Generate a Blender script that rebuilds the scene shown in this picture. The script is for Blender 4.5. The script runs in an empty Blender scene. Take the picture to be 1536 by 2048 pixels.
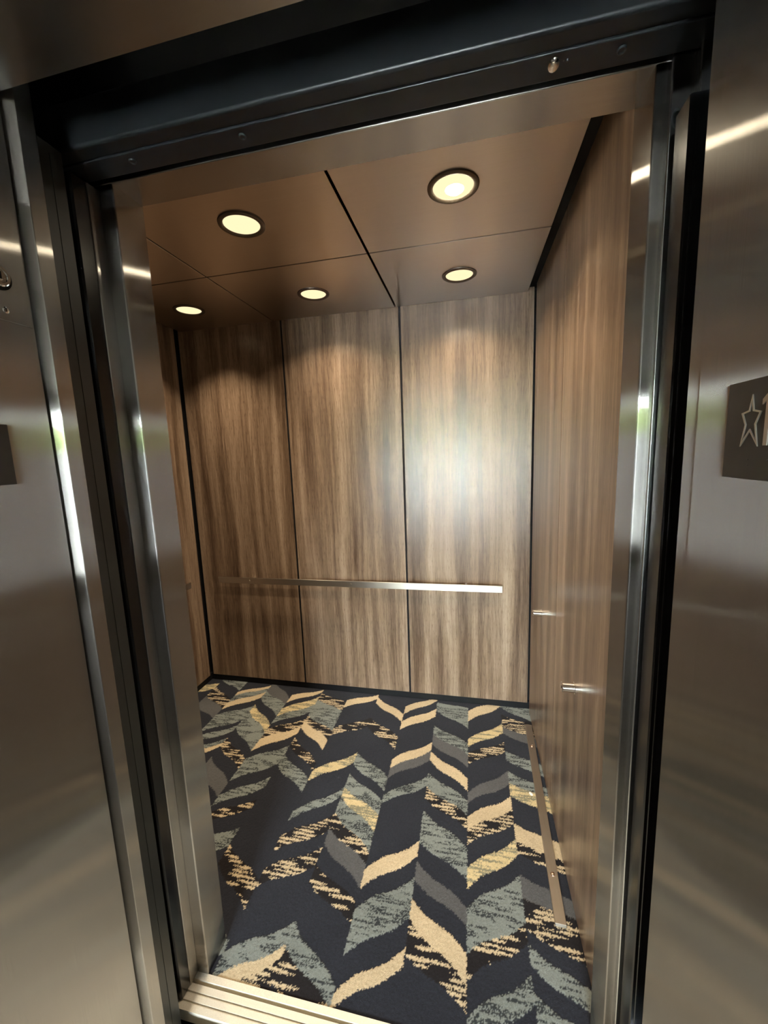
import bpy, bmesh, math, random
import numpy as np
from mathutils import Matrix, Vector

scene = bpy.context.scene
COL = scene.collection
random.seed(7)

# ------------------------------------------------------------------ camera
cam_data = bpy.data.cameras.new('camera')
cam_data.sensor_fit = 'VERTICAL'
cam_data.sensor_height = 36.0
cam_data.lens = 793.175 * 36.0 / 2048.0
cam_data.clip_start = 0.02
cam = bpy.data.objects.new('camera', cam_data)
COL.objects.link(cam)
CR = Vector((0.977247, 0.208961, -0.036392))      # right
CD = Vector((-0.004838, -0.149569, -0.988739))    # down
CF = Vector((-0.212051, 0.966418, -0.145155))     # forward
m = Matrix.Identity(4)
for i in range(3):
    m[i][0] = CR[i]; m[i][1] = -CD[i]; m[i][2] = -CF[i]
m[0][3], m[1][3], m[2][3] = 0.0, 0.0, 1.62
cam.matrix_world = m
scene.camera = cam

# ------------------------------------------------------------------ world (daylight outside the lobby window)
world = bpy.data.worlds.new('sky')
scene.world = world
world.use_nodes = True
wn = world.node_tree.nodes; wl = world.node_tree.links
wn.clear()
w_out = wn.new('ShaderNodeOutputWorld'); w_bg = wn.new('ShaderNodeBackground')
w_bg.inputs[0].default_value = (0.84, 0.94, 1.0, 1.0)
w_bg.inputs[1].default_value = 105.0
wl.new(w_bg.outputs[0], w_out.inputs[0])

# portal in the lobby window: guides sampling of the sky only
pd = bpy.data.lights.new('window_portal_offscreen', 'AREA')
pd.shape = 'RECTANGLE'; pd.size = 1.8; pd.size_y = 2.12
pd.cycles.is_portal = True
po = bpy.data.objects.new('window_portal_offscreen', pd)
po.location = (-0.40, -4.45, 1.24)
po.rotation_euler = (math.radians(90), 0, 0)      # local -Z looks to +Y
COL.objects.link(po)

vs = scene.view_settings
vs.view_transform = 'Standard'
try: vs.look = 'None'
except Exception: pass
vs.exposure = 0.40
vs.gamma = 1.0
vs.use_curve_mapping = False

LAMP_W = 4.6          # each cab downlight
LAMP_COL = (1.0, 0.80, 0.56)

# ------------------------------------------------------------------ main sizes (metres)
XL, XR, YB, H = -1.884, 0.350, 2.410, 2.457         # cab left, right, back, ceiling
OL, OR = -0.820, 0.320                              # door opening
YF0, YF1, ZT = 0.882, 0.975, 2.272                  # car front return and its soffit
HJ, HZ = 0.653, 2.283                               # hall jamb depth, hall header

# ------------------------------------------------------------------ materials
def new_mat(name):
    mt = bpy.data.materials.new(name); mt.use_nodes = True
    nt = mt.node_tree; nt.nodes.clear()
    out = nt.nodes.new('ShaderNodeOutputMaterial')
    return mt, nt, out

def N(nt, typ, **kw):
    n = nt.nodes.new(typ)
    for k, v in kw.items(): setattr(n, k, v)
    return n

def mapped(nt, scale, src='Position', rot=None):
    g = N(nt, 'ShaderNodeNewGeometry')
    mp = N(nt, 'ShaderNodeMapping')
    mp.inputs['Scale'].default_value = scale
    nt.links.new(g.outputs['Position'], mp.inputs['Vector'])
    return mp.outputs['Vector']

def noise(nt, vec, scale=1.0, detail=2.0, rough=0.5, dist=0.0):
    n = N(nt, 'ShaderNodeTexNoise')
    n.inputs['Scale'].default_value = scale
    n.inputs['Detail'].default_value = detail
    n.inputs['Roughness'].default_value = rough
    n.inputs['Distortion'].default_value = dist
    nt.links.new(vec, n.inputs['Vector'])
    return n.outputs['Fac']

def math_node(nt, op, a, b=None, c=None, clamp=False):
    n = N(nt, 'ShaderNodeMath', operation=op); n.use_clamp = clamp
    for i, v in enumerate((a, b, c)):
        if v is None: continue
        if isinstance(v, (int, float)): n.inputs[i].default_value = v
        else: nt.links.new(v, n.inputs[i])
    return n.outputs[0]

def ramp(nt, fac, stops):
    r = N(nt, 'ShaderNodeValToRGB')
    e = r.color_ramp.elements
    while len(e) < len(stops): e.new(0.5)
    for el, (p, c) in zip(e, stops):
        el.position = p; el.color = (*c, 1.0)
    nt.links.new(fac, r.inputs['Fac'])
    return r.outputs['Color']

def simple(name, col, rough=0.5, metal=0.0, spec=0.5, nz=0.06, nscale=60.0, emit=None, estr=0.0):
    mt, nt, out = new_mat(name)
    b = N(nt, 'ShaderNodeBsdfPrincipled')
    f = noise(nt, mapped(nt, (nscale,) * 3), 1.0, 3.0)
    lo = tuple(max(0.0, c * (1 - nz)) for c in col); hi = tuple(min(1.0, c * (1 + nz)) for c in col)
    nt.links.new(ramp(nt, f, [(0.25, lo), (0.75, hi)]), b.inputs['Base Color'])
    b.inputs['Roughness'].default_value = rough
    b.inputs['Metallic'].default_value = metal
    b.inputs['Specular IOR Level'].default_value = spec
    if emit:
        b.inputs['Emission Color'].default_value = (*emit, 1.0)
        b.inputs['Emission Strength'].default_value = estr
    nt.links.new(b.outputs[0], out.inputs[0])
    return mt

def brushed(name, col, tangent, gscale, rough=0.36, aniso=0.8, iso_rough=0.4, iso_mix=0.25, nz=0.06):
    """Brushed metal: grain runs along `tangent`; gscale stretches the grain noise."""
    mt, nt, out = new_mat(name)
    tv = N(nt, 'ShaderNodeCombineXYZ')
    for i in range(3): tv.inputs[i].default_value = tangent[i]
    f = noise(nt, mapped(nt, gscale), 1.0, 3.0, 0.6)
    lo = tuple(c * (1 - nz) for c in col); hi = tuple(min(1.0, c * (1 + nz)) for c in col)
    c = ramp(nt, f, [(0.3, lo), (0.7, hi)])
    a = N(nt, 'ShaderNodeBsdfAnisotropic')
    a.inputs['Roughness'].default_value = rough
    a.inputs['Anisotropy'].default_value = aniso
    nt.links.new(c, a.inputs['Color']); nt.links.new(tv.outputs[0], a.inputs['Tangent'])
    b = N(nt, 'ShaderNodeBsdfAnisotropic', distribution='BECKMANN')
    b.inputs['Roughness'].default_value = iso_rough
    nt.links.new(c, b.inputs['Color'])
    mx = N(nt, 'ShaderNodeMixShader'); mx.inputs[0].default_value = iso_mix
    nt.links.new(a.outputs[0], mx.inputs[1]); nt.links.new(b.outputs[0], mx.inputs[2])
    nt.links.new(mx.outputs[0], out.inputs[0])
    return mt

def wood(name):
    mt, nt, out = new_mat(name)
    g = N(nt, 'ShaderNodeNewGeometry')
    sep = N(nt, 'ShaderNodeSeparateXYZ'); nt.links.new(g.outputs['Position'], sep.inputs[0])
    oi = N(nt, 'ShaderNodeObjectInfo')
    u = math_node(nt, 'ADD', sep.outputs['X'], sep.outputs['Y'])
    u = math_node(nt, 'ADD', u, math_node(nt, 'MULTIPLY', oi.outputs['Random'], 3.0))
    def vec(su, sz):
        c = N(nt, 'ShaderNodeCombineXYZ')
        nt.links.new(math_node(nt, 'MULTIPLY', u, su), c.inputs[0])
        nt.links.new(math_node(nt, 'MULTIPLY', sep.outputs['Z'], sz), c.inputs[1])
        return c.outputs[0]
    wob = noise(nt, vec(5.0, 1.1), 1.0, 2.0)
    u = math_node(nt, 'ADD', u, math_node(nt, 'MULTIPLY', wob, 0.05))
    n1 = noise(nt, vec(13.0, 0.45), 1.0, 2.0)
    n2 = noise(nt, vec(75.0, 1.6), 1.0, 3.0, 0.6)
    n3 = noise(nt, vec(420.0, 9.0), 1.0, 2.0, 0.6)
    n4 = noise(nt, vec(330.0, 26.0), 1.0, 1.0, 0.5)
    f = math_node(nt, 'ADD', math_node(nt, 'MULTIPLY', n1, 0.50),
                  math_node(nt, 'ADD', math_node(nt, 'MULTIPLY', n2, 0.24), math_node(nt, 'MULTIPLY', n3, 0.32)))
    col = ramp(nt, f, [(0.40, (0.070, 0.042, 0.026)), (0.51, (0.175, 0.118, 0.078)),
                       (0.59, (0.285, 0.205, 0.142)), (0.70, (0.42, 0.32, 0.235))])
    pore = ramp(nt, n4, [(0.60, (1, 1, 1)), (0.70, (0.55, 0.5, 0.47))])
    mul = N(nt, 'ShaderNodeMix', data_type='RGBA', blend_type='MULTIPLY')
    mul.inputs[0].default_value = 0.8
    nt.links.new(col, mul.inputs[6]); nt.links.new(pore, mul.inputs[7])
    bp = N(nt, 'ShaderNodeBump'); bp.inputs['Strength'].default_value = 0.10; bp.inputs['Distance'].default_value = 0.001
    nt.links.new(n3, bp.inputs['Height'])
    # satin laminate: pigment below, soft clear film above
    df = N(nt, 'ShaderNodeBsdfDiffuse'); nt.links.new(mul.outputs[2], df.inputs['Color'])
    gl = N(nt, 'ShaderNodeBsdfAnisotropic', distribution='BECKMANN')
    gl.inputs['Color'].default_value = (1, 1, 1, 1); gl.inputs['Roughness'].default_value = 0.30
    fr = N(nt, 'ShaderNodeFresnel'); fr.inputs[0].default_value = 1.52
    for b in (df, gl, fr): nt.links.new(bp.outputs[0], b.inputs['Normal'])
    mx = N(nt, 'ShaderNodeMixShader')
    nt.links.new(fr.outputs[0], mx.inputs[0]); nt.links.new(df.outputs[0], mx.inputs[1]); nt.links.new(gl.outputs[0], mx.inputs[2])
    nt.links.new(mx.outputs[0], out.inputs[0])
    return mt

def carpet_mat(name):
    mt, nt, out = new_mat(name)
    at = N(nt, 'ShaderNodeAttribute'); at.attribute_name = 'yarn'
    f = noise(nt, mapped(nt, (420, 420, 420)), 1.0, 2.0, 0.6)
    v = ramp(nt, f, [(0.25, (0.72, 0.72, 0.72)), (0.75, (1.0, 1.0, 1.0))])
    mul = N(nt, 'ShaderNodeMix', data_type='RGBA', blend_type='MULTIPLY'); mul.inputs[0].default_value = 1.0
    nt.links.new(at.outputs['Color'], mul.inputs[6]); nt.links.new(v, mul.inputs[7])
    b = N(nt, 'ShaderNodeBsdfPrincipled')
    nt.links.new(mul.outputs[2], b.inputs['Base Color'])
    b.inputs['Roughness'].default_value = 0.95
    b.inputs['Specular IOR Level'].default_value = 0.08
    b.inputs['Sheen Weight'].default_value = 0.12
    bp = N(nt, 'ShaderNodeBump'); bp.inputs['Strength'].default_value = 0.5; bp.inputs['Distance'].default_value = 0.002
    nt.links.new(f, bp.inputs['Height']); nt.links.new(bp.outputs[0], b.inputs['Normal'])
    nt.links.new(b.outputs[0], out.inputs[0])
    return mt

def glass_mat(name):
    mt, nt, out = new_mat(name)
    t = N(nt, 'ShaderNodeBsdfTransparent'); gl = N(nt, 'ShaderNodeBsdfGlossy')
    gl.inputs['Roughness'].default_value = 0.02
    fr = N(nt, 'ShaderNodeFresnel'); fr.inputs[0].default_value = 1.45
    mx = N(nt, 'ShaderNodeMixShader')
    nt.links.new(fr.outputs[0], mx.inputs[0]); nt.links.new(t.outputs[0], mx.inputs[1]); nt.links.new(gl.outputs[0], mx.inputs[2])
    nt.links.new(mx.outputs[0], out.inputs[0])
    return mt

def emit_mat(name, col, strength):
    mt, nt, out = new_mat(name)
    e = N(nt, 'ShaderNodeEmission'); e.inputs[0].default_value = (*col, 1); e.inputs[1].default_value = strength
    nt.links.new(e.outputs[0], out.inputs[0])
    return mt

STEEL_COL = (0.47, 0.447, 0.417)
M = {
    'steel': brushed('brushed_steel_vertical', STEEL_COL, (0, 0, 1), (900, 900, 6), 0.22, 0.88, 0.30, 0.12),
    'steel_soft': brushed('satin_steel_vertical', (0.60, 0.60, 0.59), (0, 0, 1), (700, 700, 4), 0.24, 0.55, 0.25, 0.35),
    'steel_h': brushed('brushed_steel_horizontal', STEEL_COL, (1, 0, 0), (6, 900, 900), 0.26, 0.60, 0.34, 0.15),
    'rail': brushed('satin_steel_bar', (0.66, 0.63, 0.58), (1, 0, 0), (8, 900, 900), 0.34, 0.6, 0.3, 0.4),
    'rail_y': brushed('satin_steel_bar_lengthwise', (0.62, 0.58, 0.52), (0, 1, 0), (900, 8, 900), 0.38, 0.6, 0.4, 0.4),
    'chrome': simple('polished_chrome', (0.82, 0.80, 0.77), 0.12, 1.0, nz=0.02),
    'sill': simple('grooved_aluminium', (0.72, 0.67, 0.56), 0.5, 0.25, nz=0.1, nscale=300.0),
    'ceil': brushed('bronze_satin_ceiling', (0.66, 0.59, 0.53), (1, 0, 0), (4, 600, 600), 0.28, 0.60, 0.38, 0.3, 0.03),
    'bronze': simple('bronze_ring', (0.13, 0.105, 0.08), 0.38, 0.7),
    'bronze_bolt': simple('coppery_bolt', (0.50, 0.34, 0.24), 0.25, 0.9),
    'wood': wood('walnut_laminate'),
    'black': simple('matt_black', (0.008, 0.008, 0.009), 0.7, spec=0.2),
    'rubber': simple('gloss_black_plastic', (0.006, 0.006, 0.007), 0.22, spec=0.5),
    'darkpaint': simple('dark_grey_paint', (0.022, 0.026, 0.026), 0.38, spec=0.5),
    'headpaint': simple('dark_header_paint', (0.010, 0.011, 0.012), 0.32, spec=0.3),
    'plate': simple('dark_bronze_sign', (0.030, 0.026, 0.022), 0.45),
    'plate_mark': simple('brushed_raised_mark', (0.55, 0.51, 0.45), 0.35, 0.8),
    'carpet': carpet_mat('chevron_carpet'),
    'plaster': simple('lobby_plaster', (0.34, 0.30, 0.255), 0.85, spec=0.2),
    'lobby_ceiling': simple('lobby_ceiling_white', (0.70, 0.68, 0.64), 0.9, spec=0.2),
    'lobby_floor': simple('lobby_floor_tile', (0.05, 0.043, 0.037), 0.85, spec=0.1, nz=0.3, nscale=4.0),
    'paving': simple('pale_paving', (0.42, 0.42, 0.40), 0.9, nz=0.15, nscale=3.0),
    'white_render': simple('white_rendered_wall', (0.72, 0.73, 0.72), 0.9, nz=0.05, nscale=3.0),
    'leaf': simple('hedge_green', (0.40, 0.50, 0.20), 0.8, nz=0.6, nscale=14.0),
    'glass': glass_mat('window_glass'),
    'frame_metal': simple('bronze_window_frame', (0.05, 0.045, 0.04), 0.4, 0.6),
    'lens': emit_mat('lamp_lens', (1.0, 0.80, 0.47), 0.92),
    'bulb': emit_mat('lamp_bulb', (1.0, 0.88, 0.66), 80.0),
    'paper': simple('white_paper', (0.75, 0.74, 0.72), 0.8),
}

# ------------------------------------------------------------------ mesh helpers
def link(name, me, mat, parent=None):
    o = bpy.data.objects.new(name, me); COL.objects.link(o)
    if mat is not None: me.materials.append(mat)
    if parent is not None: o.parent = parent
    return o

def tag(o, label=None, cat=None, group=None, kind=None):
    if label: o['label'] = label
    if cat: o['category'] = cat
    if group: o['group'] = group
    if kind: o['kind'] = kind
    return o

def bm_box(bm, x0, x1, y0, y1, z0, z1):
    v = [bm.verts.new(p) for p in ((x0,y0,z0),(x1,y0,z0),(x1,y1,z0),(x0,y1,z0),(x0,y0,z1),(x1,y0,z1),(x1,y1,z1),(x0,y1,z1))]
    for f in ((0,3,2,1),(4,5,6,7),(0,1,5,4),(1,2,6,5),(2,3,7,6),(3,0,4,7)): bm.faces.new([v[i] for i in f])

def bm_done(bm, name, smooth=None):
    bmesh.ops.recalc_face_normals(bm, faces=bm.faces[:])
    me = bpy.data.meshes.new(name); bm.to_mesh(me); bm.free()
    if smooth is not None:
        for p in me.polygons: p.use_smooth = True
        try: me.set_sharp_from_angle(angle=smooth)
        except Exception: pass
    return me

def box(name, x0, x1, y0, y1, z0, z1, mat, parent=None, bevel=0.0, seg=2):
    bm = bmesh.new(); bm_box(bm, x0, x1, y0, y1, z0, z1)
    if bevel:
        bmesh.ops.bevel(bm, geom=bm.edges[:], offset=bevel, segments=seg, profile=0.5, affect='EDGES')
    return link(name, bm_done(bm, name), mat, parent)

def prism(name, pts, axis, a0, a1, mat, parent=None, smooth=True, bevel=0.0):
    """Extrude a closed 2D outline along an axis. axis 'x': pts=(y,z); 'y': pts=(x,z); 'z': pts=(x,y)."""
    bm = bmesh.new()
    def P(p, a): return {'x': (a, p[0], p[1]), 'y': (p[0], a, p[1]), 'z': (p[0], p[1], a)}[axis]
    lo = [bm.verts.new(P(p, a0)) for p in pts]; hi = [bm.verts.new(P(p, a1)) for p in pts]
    n = len(pts)
    bm.faces.new(lo); bm.faces.new(list(reversed(hi)))
    for i in range(n): bm.faces.new((lo[i], lo[(i+1) % n], hi[(i+1) % n], hi[i]))
    o = link(name, bm_done(bm, name, math.radians(32) if smooth else None), mat, parent)
    if smooth:
        w = o.modifiers.new('weighted_normal', 'WEIGHTED_NORMAL'); w.keep_sharp = True; w.weight = 100   # flat faces stay optically flat
    return o

def arc(cx, cy, r, a0, a1, n):
    return [(cx + r*math.cos(math.radians(a0 + (a1-a0)*i/n)), cy + r*math.sin(math.radians(a0 + (a1-a0)*i/n))) for i in range(n+1)]

def cyl(name, p0, p1, r, mat, parent=None, n=24, bevel=0.0):
    p0, p1 = Vector(p0), Vector(p1); d = p1 - p0
    q = d.to_track_quat('Z', 'Y')
    prof = [(0, 0), (r - bevel, 0), (r, bevel), (r, d.length - bevel), (r - bevel, d.length), (0, d.length)] if bevel else [(0, 0), (r, 0), (r, d.length), (0, d.length)]
    return lathe(name, prof, mat, parent, n, p0, q)

def lathe(name, prof, mat, parent=None, n=32, loc=(0,0,0), quat=None, closed=False):
    bm = bmesh.new(); rings = []
    loc = Vector(loc)
    def T(v):
        v = Vector(v)
        if quat is not None: v = quat @ v
        return v + loc
    for r, z in prof:
        if r < 1e-7: rings.append([bm.verts.new(T((0, 0, z)))])
        else: rings.append([bm.verts.new(T((r*math.cos(2*math.pi*i/n), r*math.sin(2*math.pi*i/n), z))) for i in range(n)])
    pairs = list(zip(rings, rings[1:]))
    if closed: pairs.append((rings[-1], rings[0]))
    for a, b in pairs:
        for i in range(n):
            j = (i+1) % n
            if len(a) == 1 and len(b) == 1: continue
            if len(a) == 1: bm.faces.new((a[0], b[i], b[j]))
            elif len(b) == 1: bm.faces.new((a[i], a[j], b[0]))
            else: bm.faces.new((a[i], a[j], b[j], b[i]))
    return link(name, bm_done(bm, name, math.radians(40)), mat, parent)

def empty(name, loc):
    o = bpy.data.objects.new(name, None); o.empty_display_size = 0.05
    o.location = loc; COL.objects.link(o)
    return o

def adopt(parent, *children):
    """Parent world-placed meshes to an Empty without moving them."""
    inv = Matrix.Translation(parent.location).inverted()
    for c in children:
        c.parent = parent; c.matrix_parent_inverse = inv

def copy_tree(o, delta):
    c = o.copy(); COL.objects.link(c); c.location = o.location + Vector(delta)
    for ch in o.children:
        d = ch.copy(); COL.objects.link(d); d.parent = c
        d.matrix_parent_inverse = Matrix.Translation(o.location).inverted()
        for g in ch.children:
            e = g.copy(); COL.objects.link(e); e.parent = d
    return c

def struct(o, label): return tag(o, label, kind='structure')

# ================================================================== CAB SHELL
wb = struct(box('wall_back', XL-0.06, XR+0.07, YB+0.018, YB+0.06, -0.02, 2.62, M['black']), 'black backing of the cab back wall behind three wood panels')
S1, S2 = XL + (XR-XL)/3, XL + 2*(XR-XL)/3
for a, b in ((XL+0.012, S1-0.006), (S1+0.006, S2-0.006), (S2+0.006, XR-0.005)):
    box('panel', a, b, YB, YB+0.018, 0.045, H+0.07, M['wood'], wb, 0.0012, 1)
for a in (S1, S2): box('reveal_strip', a-0.0062, a+0.0062, YB+0.0015, YB+0.018, 0.045, H+0.07, M['black'], wb)
wr = struct(box('wall_right', XR+0.018, XR+0.07, YF1+0.001, YB+0.018, -0.02, 2.62, M['black']), 'black backing of the cab wall with the bare rail posts')
for a, b in ((YF1+0.004, 1.6885), (1.6915, 2.368)):
    box('panel', XR, XR+0.018, a, b, 0.012, H+0.13, M['wood'], wr, 0.0012, 1)
wlf = struct(box('wall_left', XL-0.07, XL-0.018, YF1+0.001, YB+0.018, -0.02, 2.62, M['black']), 'black backing of the cab wall half hidden by the steel return')
for a, b in ((YF1+0.004, 1.6885), (1.6915, 2.388)):
    box('panel', XL-0.018, XL, a, b, 0.045, H+0.07, M['wood'], wlf, 0.0012, 1)
struct(box('baseboard_back', XL-0.018, XR+0.018, YB+0.008, YB+0.018, 0.0, 0.05, M['black']), 'recessed black base along the cab back wall')
struct(box('baseboard_left', XL-0.018, XL-0.008, YF1+0.01, YB+0.008, 0.0, 0.05, M['black']), 'recessed black base along the cab wall beside the left rail')
struct(box('baseboard_right', XR+0.012, XR+0.018, YF1+0.01, YB+0.008, 0.0, 0.05, M['black']), 'thin black base under the wood wall with bare posts')

ce = struct(box('ceiling', XL-0.07, XR+0.07, YF1, YB+0.06, H+0.022, H+0.16, M['black']), 'black backing above the bronze ceiling panels')
for x0, x1 in ((-1.850, -1.1900), (-1.1840, -0.4200), (-0.4100, 0.310)):
    for y0, y1 in ((YF1+0.003, 1.7615), (1.7685, YB-0.002)):
        box('ceiling_panel', x0, x1, y0, y1, H, H+0.022, M['ceil'], ce, 0.001, 1)

# ---- car front: two steel returns and the transom (soffit) make the portal
def round_front(x0, x1, y0, y1, r, right):
    """2D outline (x,y) of a return; the front opening corner is rounded."""
    if right:   # opening face at x0
        return [(x1, y0), (x1, y1), (x0, y1)] + arc(x0+r, y0+r, r, 180, 270, 6)
    return [(x0, y1), (x0, y0)] + arc(x1-r, y0+r, r, 270, 360, 6) + [(x1, y1)]
struct(prism('trim_1', round_front(XL-0.07, OL, 0.8835, YF1, 0.0045, False), 'z', 0.0, ZT, M['steel']), 'brushed steel cab return with rounded edge beside the open car door')
struct(prism('trim_2', round_front(OR, XR+0.07, YF0, YF1, 0.004, True), 'z', -0.01, ZT, M['steel']), 'brushed steel cab return at the end of the wood wall with posts')
struct(prism('trim_3', [(YF1, ZT+0.34), (YF0, ZT+0.34)] + arc(YF0+0.003, ZT+0.003, 0.003, 180, 270, 5) + [(YF1, ZT)], 'x', XL-0.07, XR+0.07, M['steel_h']),
       'steel transom soffit over the cab opening')

# ---- car door header: dark painted lip and track plate, with screw holes
dh = empty('car_door_header', (OL+0.5, 0.83, ZT))
lip = prism('lip', [(0.812, 2.36), (0.778, 2.36)] + arc(0.785, 2.281, 0.007, 180, 270, 6) + [(0.812, 2.274)], 'x', -1.92, 0.42, M['headpaint'])
tp = prism('track_plate', [(0.866, 2.36), (0.813, 2.36)] + arc(0.8155, 2.2725, 0.0025, 180, 270, 4) + arc(0.8635, 2.2725, 0.0025, 270, 360, 4), 'x', -1.92, 0.42, M['headpaint'])
adopt(dh, lip, tp)
for x in (-0.714, -0.449, 0.250):
    w = lathe('screw', [(0, -0.0015), (0.0035, -0.0015), (0.0055, -0.0035), (0.0072, -0.0035), (0.0078, 0.0005), (0.0, 0.0005)], M['darkpaint'], None, 20, (x, 0.834, 2.270))
    adopt(dh, w)
w = lathe('screw', [(0, -0.002), (0.002, -0.002), (0.0035, 0.0005), (0, 0.0005)], M['darkpaint'], None, 14, (0.165, 0.831, 2.270)); adopt(dh, w)
tag(dh, 'dark painted door header with screw holes above the cab opening', 'door header')
cap = lathe('chrome_button', [(0, -0.006), (0.004, -0.0058), (0.0075, -0.0045), (0.0098, -0.002), (0.0102, 0.0005), (0, 0.0005)], M['chrome'], None, 24, (0,0,0))
cap.location = (0.144, 0.834, 2.2700); cap.scale = (1.0, 1.35, 1.0)
tag(cap, 'shiny domed chrome button under the dark door header', 'button')

# ---- strike column beside the right return: narrow faces turned to the lobby
st = empty('strike_column', (0.40, 0.87, 0.0))
def face_profile(x0, x1, y, r=0.003, depth=0.05):
    """Outline (x,y) of a channel whose face looks to -Y, left edge rounded."""
    return [(x1, y+depth), (x0, y+depth)] + arc(x0+r, y+r, r, 180, 270, 5) + [(x1, y)]
a1 = prism('channel', face_profile(0.3400, 0.4290, 0.868, 0.003, 0.0135), 'z', -0.05, 2.330, M['steel_soft'])
a2 = prism('channel', face_profile(0.3760, 0.4290, 0.852, 0.003, 0.0155), 'z', 2.165, 2.330, M['steel_soft'])
rc = lathe('latch_recess', [(0, 0.0), (0.006, 0.0), (0.0080, -0.0012), (0.0085, 0.001), (0, 0.001)], M['darkpaint'], None, 24, (0,0,0))
rc.rotation_euler = (math.radians(-90), 0, 0); rc.location = (0.3520, 0.8680, 2.174); rc.scale = (1.0, 1.9, 1.0)
adopt(st, a1, a2); rc.parent = st; rc.matrix_parent_inverse = Matrix.Translation(st.location).inverted()
tag(st, 'smooth steel strike channel between cab return and black sensor strip', 'door strike')

sr = empty('door_sensor', (0.365, 0.825, 0.0))
b1 = prism('housing', [(0.3990, 0.850), (0.3440, 0.850), (0.3420, 0.847), (0.3420, 0.803), (0.3445, 0.800), (0.3990, 0.800)], 'z', -0.05, 2.162, M['rubber'])
b2 = prism('lens_strip', [(0.3570, 0.801), (0.3550, 0.7985), (0.3515, 0.7985), (0.3495, 0.801)], 'z', -0.04, 2.150, M['rubber'])
adopt(sr, b1, b2); tag(sr, 'glossy black door sensor strip beside the steel strike channel', 'door sensor', 'door sensor strips')
sl = empty('door_sensor', (-0.84, 0.743, 0.0))
b1 = prism('housing', [(-0.8265, 0.7185), (-0.8295, 0.7155), (-0.8565, 0.7155), (-0.8565, 0.7700), (-0.8295, 0.7700), (-0.8265, 0.7670)], 'z', -0.05, 2.262, M['darkpaint'])
b2 = prism('lens_strip', [(-0.8255, 0.740), (-0.8305, 0.738), (-0.8305, 0.750), (-0.8255, 0.748)], 'z', -0.04, 2.245, M['darkpaint'])
adopt(sl, b1, b2); tag(sl, 'dark grey door sensor strip between the two open door edges', 'door sensor', 'door sensor strips')

# ---- doors, slid open to the left
hd = empty('landing_door', (-1.35, 0.685, 0.0))
leaf = prism('leaf', [(-1.92, 0.699), (-1.92, 0.6575), (-0.8230, 0.6575), (-0.8050, 0.6645)] + arc(-0.8052, 0.6670, 0.0022, -66, 0, 5) + [(-0.8030, 0.6975), (-0.8045, 0.699)], 'z', 0.004, 2.40, M['steel'])
adopt(hd, leaf); tag(hd, 'open steel hall door leaf with bright bullnose edge', 'door')
cd = empty('elevator_door', (-1.35, 0.825, 0.0))
leaf = prism('leaf', [(-1.92, 0.8825), (-1.92, 0.850), (-0.8595, 0.850), (-0.858, 0.8515), (-0.858, 0.8825)], 'z', 0.004, 2.262, M['steel'])
seal = prism('edge_seal', [(-0.890, 0.8495), (-0.890, 0.8120), (-0.865, 0.8120), (-0.8605, 0.8160), (-0.8605, 0.8495)], 'z', 0.004, 2.262, M['rubber'])
adopt(cd, leaf, seal); tag(cd, 'open car door leaf edge with black seal beside the cab return', 'door')

# ================================================================== SILLS
def sill(name, strips, x0, x1, base, label):
    """One extruded outline: strips = (y0, y1, z_top) from front to back."""
    pts = [(strips[0][0], base)]
    for y0, y1, z in strips: pts += [(y0, z), (y1, z)]
    pts += [(strips[-1][1], base)]
    clean = [pts[0]]
    for p in pts[1:]:
        if (abs(p[0]-clean[-1][0]) + abs(p[1]-clean[-1][1])) > 1e-5: clean.append(p)
    return tag(prism(name, clean, 'x', x0, x1, M['sill'], smooth=False), label, 'door sill')
sill('car_sill', [(0.797, 0.813, 0.0), (0.813, 0.819, -0.005), (0.819, 0.834, 0.0), (0.834, 0.840, -0.005), (0.840, 0.857, 0.0), (0.857, 0.8665, -0.018), (0.8665, 0.884, 0.002)],
     -1.90, 0.36, -0.04, 'grooved aluminium car sill at the edge of the carpet')
sill('hall_sill', [(0.30, 0.66, 0.0), (0.66, 0.668, -0.016), (0.668, 0.690, 0.0), (0.690, 0.698, -0.016), (0.698, 0.766, 0.0)],
     -0.82, 0.30, -0.04, 'grooved aluminium hall sill in front of the running gap')

# ================================================================== HALL ENTRANCE (deep steel jambs, header)
struct(prism('trim_4', [(-0.90, 0.28), (-0.824, 0.28)] + arc(-0.824, 0.284, 0.004, 270, 360, 4) + [(OL, HJ-0.002), (OL-0.002, HJ), (-0.90, HJ)], 'z', 0.0, HZ+0.3, M['steel']),
       'deep brushed steel hall jamb carrying the key switch')
struct(prism('trim_5', [(0.40, 0.28), (0.40, 0.657), (0.3025, 0.657), (0.301, 0.6555), (0.301, 0.6255), (0.2995, 0.623), (0.2995, 0.284), (0.3035, 0.28)], 'z', 0.0, HZ+0.3, M['steel']),
       'deep brushed steel hall jamb carrying the star floor sign')
struct(prism('trim_6', [(0.28, HZ+0.3), (0.28, HZ+0.004)] + arc(0.284, HZ+0.004, 0.004, 180, 270, 4) + [(HJ-0.002, HZ), (HJ, HZ+0.002), (HJ, HZ+0.3)], 'x', OL, 0.3010, M['steel_h']),
       'steel hall header soffit over the entrance')

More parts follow.
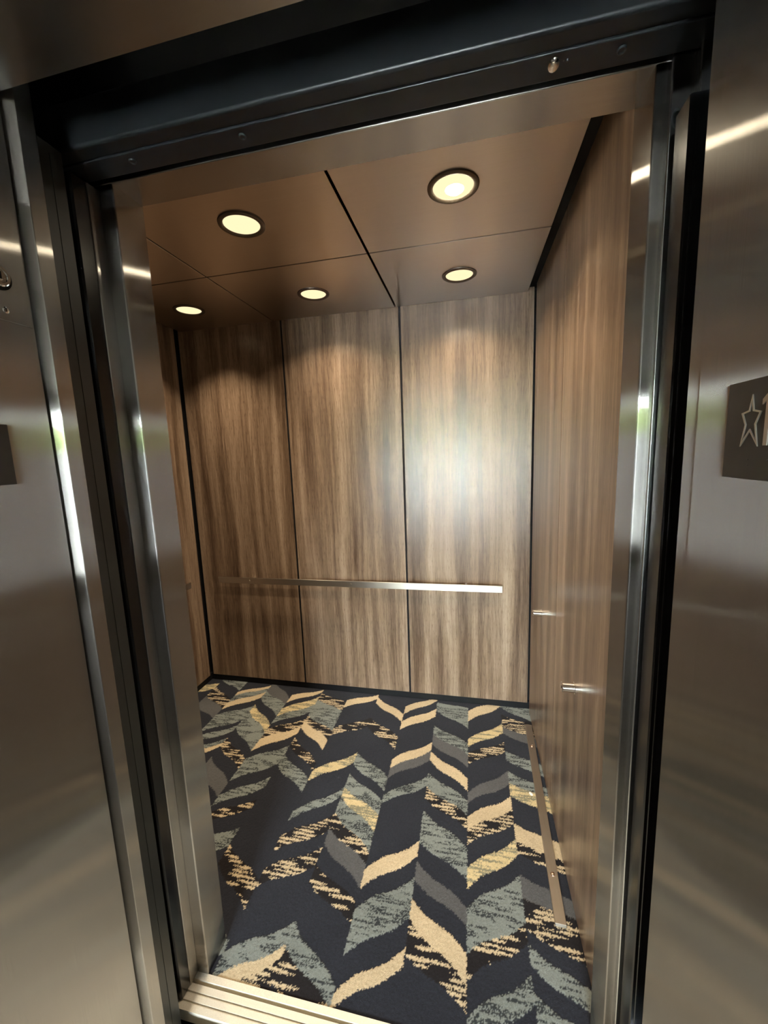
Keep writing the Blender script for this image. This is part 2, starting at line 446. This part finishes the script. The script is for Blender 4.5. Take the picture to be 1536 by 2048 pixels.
# ================================================================== HOISTWAY (dark void; slabs added to keep sky light out of the gap)
struct(box('wall_shaft_left', -2.06, -1.96, 0.60, 2.50, -0.5, 2.75, M['black']), 'dark hoistway end wall')
struct(box('wall_shaft_right', 0.43, 0.50, 0.60, 2.50, -0.5, 2.75, M['black']), 'dark hoistway side wall')
struct(box('wall_light_block_top', -2.06, 0.50, 0.60, 2.60, 2.64, 2.75, M['black']), 'black cover added above the door headers to keep out sky light')
struct(box('wall_shaft_front', -1.96, -0.90, 0.600, 0.655, -0.5, 2.64, M['black']), 'dark hoistway face of the hall wall')
struct(box('wall_shaft_lintel', -0.90, 0.43, 0.600, 0.655, HZ+0.31, 2.64, M['black']), 'dark hoistway face above the hall header')
struct(box('wall_pit', -2.06, 0.50, 0.60, 2.60, -0.6, -0.5, M['black']), 'dark pit floor added below the running gap against stray sky light')
struct(box('wall_pit_front', -0.90, 0.43, 0.560, 0.655, -0.5, -0.04, M['black']), 'dark hoistway face added below the hall sill to stop a light leak')
struct(box('wall_shaft_back', -2.06, 0.50, 2.50, 2.60, -0.5, 2.75, M['black']), 'dark hoistway wall added behind the cab to shut out sky light')

# ================================================================== CARPET (floor): yarn colours follow the woven chevron columns
CARPET_COLUMNS = [
    [('S',2.405,2.268), ('N',2.337,2.239), ('B',2.221,2.138), ('G',2.165,2.057), ('N',2.030,1.938), ('S',1.959,1.860), ('N',1.888,1.788), ('S',1.811,1.743), ('Y',1.735,1.656), ('N',1.593,1.519), ('T',1.518,1.440), ('B',1.462,1.388), ('N',1.376,1.303), ('G',1.293,1.245), ('B',1.196,1.111), ('N',1.155,1.042), ('S',1.098,0.980), ('N',1.032,0.933), ('S',0.932,0.866)],
    [('N',2.337,2.482), ('T',2.236,2.410), ('N',2.085,2.250), ('Y',2.021,2.172), ('N',1.976,2.092), ('B',1.898,2.021), ('N',1.719,1.888), ('G',1.663,1.804), ('N',1.590,1.735), ('T',1.527,1.663), ('B',1.461,1.591), ('N',1.365,1.522), ('Y',1.287,1.452), ('N',1.226,1.376), ('S',1.089,1.213), ('B',1.021,1.156), ('N',0.938,1.073), ('S',0.884,1.004), ('N',0.830,0.952)],
    [('N',2.393,2.366), ('S',2.309,2.174), ('N',2.171,2.046), ('S',2.093,1.967), ('G',2.013,1.876), ('N',1.957,1.802), ('T',1.892,1.726), ('N',1.810,1.672), ('S',1.721,1.593), ('B',1.651,1.526), ('N',1.589,1.443), ('S',1.440,1.319), ('N',1.356,1.220), ('G',1.283,1.166), ('N',1.218,1.089), ('T',1.152,1.009), ('B',1.053,0.949), ('N',0.837,0.830)],
    [('N',2.317,2.458), ('T',2.240,2.413), ('N',2.174,2.328), ('T',2.097,2.252), ('N',1.869,2.028), ('T',1.801,1.965), ('G',1.740,1.894), ('N',1.637,1.789), ('S',1.586,1.727), ('N',1.290,1.442), ('T',1.214,1.376), ('N',1.148,1.294), ('S',1.009,1.158), ('N',0.919,1.072), ('T',0.877,1.020), ('N',0.753,0.875)],
    [('N',2.387,2.236), ('T',2.325,2.166), ('N',2.176,2.035), ('B',2.093,1.938), ('N',1.880,1.745), ('S',1.798,1.657), ('N',1.734,1.603), ('S',1.649,1.528), ('Y',1.596,1.445), ('S',1.506,1.355), ('B',1.429,1.306), ('G',1.360,1.216), ('N',1.270,1.166), ('B',1.199,1.097), ('N',1.070,0.931), ('S',0.997,0.879), ('B',0.904,0.813), ('N',0.760,0.711)],
    [('N',2.324,2.415), ('T',2.243,2.369), ('N',2.047,2.176), ('B',1.983,2.093), ('N',1.720,1.883), ('Y',1.652,1.810), ('N',1.474,1.649), ('S',1.428,1.596), ('N',1.356,1.498), ('B',1.289,1.415), ('N',1.218,1.342), ('B',1.148,1.264), ('N',0.943,1.069), ('S',0.870,1.004), ('T',0.823,0.969), ('B',0.761,0.886), ('N',0.676,0.799)],
    [('N',2.373,2.298), ('B',2.299,2.209), ('S',2.132,2.021), ('B',2.084,1.945), ('T',2.024,1.866), ('N',1.937,1.768), ('B',1.868,1.720), ('N',1.803,1.661), ('S',1.720,1.582), ('N',1.284,1.170), ('B',1.204,1.070), ('N',1.046,0.978), ('S',0.986,0.934), ('N',0.799,0.761)],
    [('N',2.319,2.409), ('T',2.235,2.382), ('N',2.171,2.333), ('Y',2.091,2.245), ('S',2.024,2.167), ('N',1.974,2.103), ('B',1.888,2.033), ('T',1.792,1.967), ('N',1.733,1.872), ('S',1.583,1.737), ('N',1.498,1.646), ('S',1.433,1.580), ('N',1.393,1.510), ('B',1.333,1.466), ('N',1.266,1.361), ('S',1.176,1.275), ('N',0.949,1.049)],
    [('N',2.461,2.279), ('G',2.336,2.213), ('S',2.254,2.091), ('N',2.182,2.010), ('Y',2.114,1.943), ('S',1.955,1.792), ('N',1.868,1.729), ('B',1.794,1.666), ('N',1.717,1.571), ('G',1.601,1.487), ('N',1.435,1.313)],
    [('N',2.299,2.403), ('T',2.252,2.372), ('S',2.172,2.324), ('T',2.098,2.260), ('N',2.042,2.171), ('S',1.882,2.025), ('N',1.835,1.978), ('S',1.773,1.924), ('N',1.726,1.863), ('S',1.691,1.826), ('T',1.633,1.794), ('N',1.267,1.435)],
    [('S',2.407,2.311), ('N',2.330,2.200), ('B',2.221,2.108), ('G',2.103,2.012), ('N',1.700,1.658)],
    [('N',2.331,2.468), ('N',2.306,2.374), ('Y',2.184,2.305), ('N',1.748,1.868)],
]
PITCH, COL0 = 0.198, 0.3785          # column width, right edge of the first column

def hash2(ix, iy, s=0):
    h = (ix.astype(np.int64) * 374761393 + iy.astype(np.int64) * 668265263 + s * 974711) & 0xFFFFFFFF
    h = ((h ^ (h >> 13)) * 1274126177) & 0xFFFFFFFF
    return ((h ^ (h >> 16)) & 0xFFFF) / 65535.0

def vnoise(x, y, s=0):
    ix, iy = np.floor(x), np.floor(y); fx, fy = x-ix, y-iy
    fx = fx*fx*(3-2*fx); fy = fy*fy*(3-2*fy)
    a, b = hash2(ix, iy, s), hash2(ix+1, iy, s); c, d = hash2(ix, iy+1, s), hash2(ix+1, iy+1, s)
    return (a*(1-fx)+b*fx)*(1-fy) + (c*(1-fx)+d*fx)*fy

YARN = {'N': (0.021, 0.0235, 0.033), 'G': (0.100, 0.103, 0.108), 'S1': (0.215, 0.245, 0.235), 'S0': (0.036, 0.042, 0.046),
        'T': (0.58, 0.475, 0.315), 'K': (0.014, 0.012, 0.013), 'Y1': (0.62, 0.51, 0.29), 'Y0': (0.25, 0.24, 0.165)}

def carpet():
    x0, x1, y0, y1, st = XL-0.016, XR+0.010, 0.884, YB+0.008, 0.0032
    nx, ny = int((x1-x0)/st)+1, int((y1-y0)/st)+1
    gx, gy = np.meshgrid(np.linspace(x0, x1, nx), np.linspace(y0, y1, ny))
    ii, jj = np.meshgrid(np.arange(nx), np.arange(ny))
    j1 = hash2(ii, jj, 1)-0.5; j2 = hash2(ii, jj, 2)-0.5
    px = gx + j1*0.004; py = gy + j2*0.007                      # tuft-by-tuft raggedness
    k = np.floor((COL0 - px)/PITCH).astype(int).clip(0, len(CARPET_COLUMNS)-1)
    u = (px - (COL0 - (k+1)*PITCH))/PITCH
    u = u.clip(0, 1); s = u + 0.065*np.sin(2*math.pi*u)
    code = np.full(gx.shape, 'N', dtype='<U1')
    for c, bands in enumerate(CARPET_COLUMNS):
        mk = (k == c)
        done = np.zeros(gx.shape, bool)
        for cc, yl, yr in bands:
            yb = yl + (yr-yl)*s
            sel = mk & (~done) & (py >= yb)
            code[sel] = cc; done |= sel
    # woven streaks: long in x, a few tufts high
    def rows(period, seed, length, gain, bias, top):
        """Rows of dashes: each row swells and dies out along x."""
        yy = (py + 0.0022*vnoise(px/0.03, gy*0+seed, seed+20))/period
        row = np.floor(yy); f = np.abs(yy-row-0.5)
        w = ((vnoise(px/length + row*7.3, row, seed)-bias)*gain).clip(0, top)
        return f < w
    beige = rows(0.0160, 3, 0.050, 0.95, 0.33, 0.34)
    dark = rows(0.0095, 5, 0.050, 0.95, 0.34, 0.33)
    olive = rows(0.0130, 8, 0.090, 1.10, 0.30, 0.40)
    r5 = vnoise(px/0.09, py/0.020, 7)
    col = np.zeros(gx.shape+(3,))
    def put(mask, name): col[mask] = YARN[name]
    put(code == 'N', 'N'); put(code == 'G', 'G'); put(code == 'T', 'T')
    put((code == 'S'), 'S1'); put((code == 'S') & dark & (r5 < 0.72), 'S0')
    put((code == 'B'), 'K'); put((code == 'B') & beige, 'T')
    put((code == 'Y'), 'Y1'); put((code == 'Y') & olive, 'Y0')
    var = 0.86 + 0.28*hash2(ii, jj, 9)
    patch = 0.9 + 0.2*vnoise(gx/0.14, gy/0.10, 11)
    col *= (var*patch)[..., None]
    z = 0.0 + 0.0012*(hash2(ii, jj, 12)-0.5)
    z -= 0.0008*((code == 'N') | (code == 'G'))
    verts = np.stack([gx, gy, z-0.0], -1).reshape(-1, 3)
    idx = (jj*nx+ii)
    q = np.stack([idx[:-1, :-1], idx[:-1, 1:], idx[1:, 1:], idx[1:, :-1]], -1).reshape(-1, 4)
    me = bpy.data.meshes.new('floor')
    me.vertices.add(len(verts)); me.vertices.foreach_set('co', verts.astype(np.float32).ravel())
    me.loops.add(q.size); me.loops.foreach_set('vertex_index', q.astype(np.int32).ravel())
    me.polygons.add(len(q)); me.polygons.foreach_set('loop_start', np.arange(0, q.size, 4, dtype=np.int32))
    me.update(calc_edges=True)
    at = me.color_attributes.new('yarn', 'FLOAT_COLOR', 'POINT')
    rgba = np.ones((len(verts), 4), np.float32); rgba[:, :3] = col.reshape(-1, 3)
    at.data.foreach_set('color', rgba.ravel())
    me.validate()
    return link('floor', me, M['carpet'])
struct(carpet(), 'carpet of navy, grey and beige chevron leaves')
struct(box('floor_base', XL-0.07, XR+0.07, 0.886, YB+0.06, -0.06, -0.004, M['black']), 'cab platform under the carpet')

# ================================================================== HANDRAILS
def post(y_or_x, side, z, parent, L=0.043):
    """Round standoff with a cap; side 'back' or 'left' / 'right'."""
    if side == 'back': p0, p1 = (y_or_x, YB+0.002, z), (y_or_x, YB-L, z)
    if side == 'right': p0, p1 = (XR+0.002, y_or_x, z), (XR-L, y_or_x, z)
    if side == 'left': p0, p1 = (XL-0.002, y_or_x, z), (XL+L, y_or_x, z)
    o = cyl('post', p0, p1, 0.0125 if side != 'right' else 0.0175, M['chrome'], None, 28, 0.0015)
    if parent: adopt(parent, o)
    return o
ZR = 0.797
hr = empty('handrail', (-0.762, YB-0.05, ZR))
bar = box('bar', -1.710, 0.186, YB-0.060, YB-0.050, ZR-0.020, ZR+0.021, M['rail'], None, 0.0015)
adopt(hr, bar)
for x in (-1.473, -0.750, -0.026):
    post(x, 'back', ZR, hr, 0.051)
    c = cyl('bolt_cap', (x, YB-0.0595, ZR+0.0), (x, YB-0.0615, ZR), 0.006, M['rail'], None, 16, 0.0008); adopt(hr, c)
    c = cyl('set_screw', (x, YB-0.045, ZR+0.011), (x, YB-0.045, ZR+0.016), 0.004, M['chrome'], None, 12, 0.0008); adopt(hr, c)
tag(hr, 'flat steel handrail still fixed across the wood back wall', 'handrail')

hl = empty('handrail', (XL+0.05, 1.70, ZR))
bar = box('bar', XL+0.050, XL+0.060, 1.18, 2.220, ZR-0.020, ZR+0.021, M['rail_y'], None, 0.0015); adopt(hl, bar)
for y in (1.36, 2.03): post(y, 'left', ZR, hl, 0.051)
tag(hl, 'flat steel handrail end on the wall hidden by the steel return', 'handrail')

for y, lab in ((2.020, 'bare chrome rail post on the wood wall close to the back corner'), (1.370, 'bare chrome rail post on the wood wall nearer the door')):
    o = empty('rail_post', (XR, y, ZR))
    b = post(y, 'right', ZR, o, 0.043)
    t = cyl('threaded_hole', (XR-0.0425, y, ZR), (XR-0.0434, y, ZR), 0.005, M['black'], None, 16); adopt(o, t)
    r = lathe('rose', [(0.0170, 0), (0.0200, 0), (0.0200, 0.002), (0.0170, 0.0028)], M['chrome'], None, 24, (XR, y, ZR), Vector((-1,0,0)).to_track_quat('Z','Y')); adopt(o, r)
    tag(o, lab, 'rail post', 'bare rail posts')

# the detached bar lies on the carpet along the wall
P0, P1 = Vector((0.296, 1.222, 0.0)), Vector((0.3295, 2.247, 0.0))
d = (P1-P0); ang = math.atan2(-d.x, d.y)
fr = empty('loose_handrail', ((P0.x+P1.x)/2, (P0.y+P1.y)/2, 0.0)); fr.rotation_euler = (0, 0, ang)
Lh = d.length/2
b = box('bar', -0.0185, 0.0185, -Lh, Lh, 0.0, 0.0130, M['rail_y'], fr, 0.0012)
for y, c in ((1.388-1.7345, None), (2.07-1.7345, None)):
    s_ = lathe('bolt', [(0, 0.0185), (0.0045, 0.0180), (0.0078, 0.0160), (0.0090, 0.0130), (0.0090, 0.0120), (0, 0.0120)], M['bronze_bolt'], fr, 18, (0.0, y, 0.0))
tag(fr, 'detached flat steel rail bar lying on the carpet', 'handrail')

pp = lathe('paper_scrap', [(0, 0.0022), (0.007, 0.0020), (0.0095, 0.0010), (0.0095, 0.0002), (0, 0.0002)], M['paper'], None, 14)
pp.location = (0.276, 1.763, 0.0005); pp.scale = (0.75, 1.2, 1.0); pp.rotation_euler = (0, 0, 0.5)
tag(pp, 'tiny white scrap on the carpet near the loose rail', 'scrap')

# ================================================================== DOWNLIGHTS
def downlight(x, y, half_angle, power, bulb, label):
    o = empty('downlight', (x, y, H))
    ring = lathe('trim_ring', [(0.0640, -0.001), (0.0655, -0.0045), (0.070, -0.0075), (0.0765, -0.0075), (0.0815, -0.0045), (0.0828, 0.001), (0.064, 0.001)], M['bronze'], o, 48)
    lens = lathe('lens', [(0, -0.0016), (0.064, -0.0010), (0.0645, 0.001), (0, 0.001)], M['lens'], o, 48)
    if bulb:
        lathe('bulb', [(0, -0.011), (0.012, -0.0105), (0.022, -0.0075), (0.030, -0.0015), (0.030, 0.0), (0, 0.0)], M['bulb'], o, 32, (0.004, 0.014, 0.0))
    ld = bpy.data.lights.new('downlight_lamp', 'AREA')
    ld.shape = 'DISK'; ld.size = 0.11
    ld.energy = LAMP_W * power; ld.color = LAMP_COL
    ld.spread = math.radians(2*half_angle)
    lo = bpy.data.objects.new('downlight_lamp', ld); COL.objects.link(lo)
    lo.parent = o; lo.location = (0, 0, -0.014)
    return tag(o, label, 'downlight', 'recessed ceiling downlights')
DL = [(-0.048, 1.428, 60, 1.15, True, 'glaring downlight with its bulb showing, in the ceiling panel over the bare posts'),
      (-0.800, 1.430, 57, 1.0, False, 'warm round downlight in the ceiling panel next to the steel transom'),
      (-0.045, 2.087, 66, 1.0, False, 'warm round downlight in the ceiling above the rail\'s free end, at the back wall'),
      (-0.792, 2.090, 64, 1.0, False, 'warm round downlight at the back wall above the middle wood panel'),
      (-1.534, 2.089, 50, 0.8, False, 'warm round downlight in the dark ceiling corner over the left rail')]
for a in DL: downlight(*a)

# ================================================================== SIGNS AND KEY SWITCH ON THE JAMBS
def flat_poly(name, outline, x0, x1, mat, parent, hole=None):
    """Polygon in (y,z) extruded from x0 to x1; with `hole` it becomes a ring."""
    bm = bmesh.new(); n = len(outline)
    if hole is None:
        a = [bm.verts.new((x0, *p)) for p in outline]; b = [bm.verts.new((x1, *p)) for p in outline]
        bm.faces.new(a); bm.faces.new(list(reversed(b)))
        for i in range(n): bm.faces.new((a[i], a[(i+1)%n], b[(i+1)%n], b[i]))
    else:
        A = [[bm.verts.new((x, *p)) for p in o] for x in (x0, x1) for o in (outline, hole)]
        a0, h0, a1, h1 = A
        for i in range(n):
            j = (i+1) % n
            bm.faces.new((a0[i], a0[j], h0[j], h0[i])); bm.faces.new((a1[i], a1[j], h1[j], h1[i]))
            bm.faces.new((a0[i], a0[j], a1[j], a1[i])); bm.faces.new((h0[i], h0[j], h1[j], h1[i]))
    o = link(name, bm_done(bm, name), mat); adopt(parent, o)
    return o

STAR = [(0.0, 0.0275), (-0.0040, 0.0110), (-0.0155, 0.0085), (-0.0085, -0.0045), (-0.0140, -0.0280), (0.0, -0.0115), (0.0140, -0.0280), (0.0085, -0.0045), (0.0155, 0.0085), (0.0040, 0.0110)]
ONE = [(-0.0028, -0.0270), (0.0028, -0.0270), (0.0028, 0.0265), (-0.0012, 0.0265), (-0.0085, 0.0205), (-0.0085, 0.0150), (-0.0028, 0.0190)]
def inset(poly, w):
    """Offset a closed outline inward by w (mitred)."""
    area = sum(poly[i][0]*poly[(i+1)%len(poly)][1]-poly[(i+1)%len(poly)][0]*poly[i][1] for i in range(len(poly)))
    sg = 1 if area > 0 else -1; out = []
    for i in range(len(poly)):
        p0, p, p1 = Vector(poly[i-1]), Vector(poly[i]), Vector(poly[(i+1)%len(poly)])
        d0, d1 = (p-p0).normalized(), (p1-p).normalized()
        n0, n1 = Vector((-d0.y, d0.x))*sg, Vector((-d1.y, d1.x))*sg
        bis = (n0+n1); L = max(0.32, bis.length_squared/2)
        out.append(tuple(p + bis*(w/L/1.0)*0.5*2/2 if False else p + bis.normalized()*(w/max(0.28, bis.length/2))))
    return out

def floor_sign(xf, sgn, yc, zc, hw, hh, star_y, one_y, label):
    """sgn: direction of the sign face along x (-1 faces left, +1 faces right)."""
    o = empty('floor_sign', (xf, yc, zc))
    p = box('plate', min(xf, xf+sgn*0.002), max(xf, xf+sgn*0.002), yc-hw, yc+hw, zc-hh, zc+hh, M['plate'], None, 0.0006, 1); adopt(o, p)
    xa, xb = xf+sgn*0.0018, xf+sgn*0.0032
    f = -1 if sgn < 0 else 1            # reading direction along y
    star = [(star_y+f*a, zc+0.010+b) for a, b in STAR]
    flat_poly('star', star, xa, xb, M['plate_mark'], o, inset(star, 0.0017))
    flat_poly('numeral', [(one_y+f*a, zc+0.010+b) for a, b in ONE], xa, xb, M['plate_mark'], o)
    for dy, dz in ((0.0, -0.032), (0.0, -0.038), (0.030, -0.032), (0.036, -0.032)):
        dot = lathe('braille_dot', [(0, 0.0008), (0.0008, 0.0005), (0.0011, 0.0), (0, 0.0)], M['plate'], None, 10, (xf+sgn*0.002, star_y+f*dy, zc+dz), Vector((sgn,0,0)).to_track_quat('Z','Y')); adopt(o, dot)
    return tag(o, label, 'sign', 'jamb floor signs')
floor_sign(0.2995, -1, 0.5000, 1.6313, 0.0550, 0.0536, 0.5117, 0.4868, 'dark sign with raised star and 1 on the plain steel jamb')
floor_sign(OL, 1, 0.5170, 1.6430, 0.0580, 0.0540, 0.4850, 0.5200, 'dark sign on the steel jamb below the key switch')

ks = empty('key_switch', (OL, 0.60, 1.957))
p = box('plate', OL, OL+0.0015, 0.480, 0.6485, 1.883, 2.030, M['steel'], None, 0.0006, 1)
QX = Vector((1,0,0)).to_track_quat('Z','Y')
lock_shadow = lathe('shadow_disc', [(0.0, 0.0), (0.0225, 0.0), (0.0225, 0.001), (0, 0.001)], M['black'], None, 32, (OL+0.0015, 0.600, 1.957), QX)  # black disc set off-centre as the shadow beside the lock
bod = lathe('lock_cylinder', [(0.0185, 0.0), (0.0185, 0.008), (0.0165, 0.010), (0.0125, 0.010), (0.0115, 0.008), (0.0, 0.008)], M['chrome'], None, 36, (OL+0.002, 0.597, 1.957), QX)
plg = lathe('lock_plug', [(0.0085, 0.0), (0.0085, 0.0095), (0.0075, 0.0105), (0.0, 0.0105)], M['chrome'], None, 28, (OL+0.002, 0.597, 1.957), QX)
slot = box('keyway', OL+0.0118, OL+0.0131, 0.5955, 0.5985, 1.951, 1.963, M['black'])
scr = lathe('screw', [(0, 0.0016), (0.004, 0.0014), (0.0058, 0.0), (0, 0.0)], M['chrome'], None, 20, (OL+0.0014, 0.605, 1.902), QX)
ssl = box('screw_slot', OL+0.0025, OL+0.0034, 0.6042, 0.6058, 1.8985, 1.9055, M['black'])
adopt(ks, p, lock_shadow, bod, plg, scr)
slot.parent = plg; ssl.parent = scr
tag(ks, 'steel key switch plate with chrome lock on the hall jamb', 'key switch')

# ================================================================== LOBBY BEHIND THE CAMERA (seen only mirrored in the steel)
LX0, LX1, LY, LZ = -3.2, 2.6, -4.5, 2.45
struct(box('floor_lobby', LX0, LX1, LY-0.1, 0.30, -0.10, -0.002, M['lobby_floor']), 'dark tiled lobby floor')
struct(box('ceiling_lobby', LX0, LX1, LY-0.1, 0.30, LZ, LZ+0.1, M['lobby_ceiling']), 'white lobby ceiling')
struct(box('wall_lobby_left', LX0-0.1, LX0, LY-0.1, 0.66, -0.1, LZ+0.1, M['plaster']), 'plain lobby end wall on the key switch side')
struct(box('wall_lobby_right', LX1, LX1+0.1, LY-0.1, 0.66, -0.1, LZ+0.1, M['plaster']), 'plain lobby end wall on the star sign side')
struct(box('wall_hall_left', LX0, -0.90, 0.30, 0.60, 0.0, LZ, M['plaster']), 'lobby wall beside the key switch jamb')
struct(box('wall_hall_right', 0.40, LX1, 0.30, 0.60, 0.0, LZ, M['plaster']), 'lobby wall beside the star sign jamb')
struct(box('wall_hall_top', -0.90, 0.40, 0.30, 0.60, HZ+0.3, LZ, M['plaster']), 'lobby wall above the entrance header')
WX0, WX1, WZ0, WZ1 = -1.3, 0.5, 0.18, 2.30
wbk = struct(box('wall_lobby_back', LX0, WX0, LY-0.1, LY, 0.0, LZ, M['plaster']), 'lobby wall around the tall window')
box('wall_pier', WX1, LX1, LY-0.1, LY, 0.0, LZ, M['plaster'], wbk)
box('lintel', WX0, WX1, LY-0.1, LY, WZ1, LZ, M['plaster'], wbk)
box('sill_wall', WX0, WX1, LY-0.1, LY, 0.0, WZ0, M['plaster'], wbk)
wnd = struct(box('window_1', WX0, WX1, LY-0.06, LY-0.05, WZ0, WZ1, M['glass']), 'tall lobby window onto greenery')
for x in (WX0+0.03, WX1-0.03): box('mullion', x-0.03, x+0.03, LY-0.09, LY-0.02, WZ0, WZ1, M['frame_metal'], wnd)
for z in (WZ0+0.03, WZ1-0.03): box('transom', WX0, WX1, LY-0.09, LY-0.02, z-0.03, z+0.03, M['frame_metal'], wnd)
struct(box('ground_outside', -14, 14, -24, LY-0.1, -0.15, -0.05, M['paving']), 'pale paving outside the lobby window')
struct(box('wall_garden', -8, 8, -12.3, -12.0, -0.1, 2.0, M['white_render']), 'white garden wall outside the lobby window')
rng = np.random.default_rng(3)
bm = bmesh.new()
for i in range(220):
    c = Vector((rng.uniform(-7, 6), rng.uniform(-13.6, -12.6), rng.uniform(2.0, 2.6))); r = rng.uniform(0.25, 0.5)
    bmesh.ops.create_icosphere(bm, subdivisions=1, radius=r, matrix=Matrix.Translation(c))
hg = link('hedge', bm_done(bm, 'hedge', math.radians(180)), M['leaf']); tag(hg, 'green hedge above the garden wall outside', 'hedge', kind='stuff')
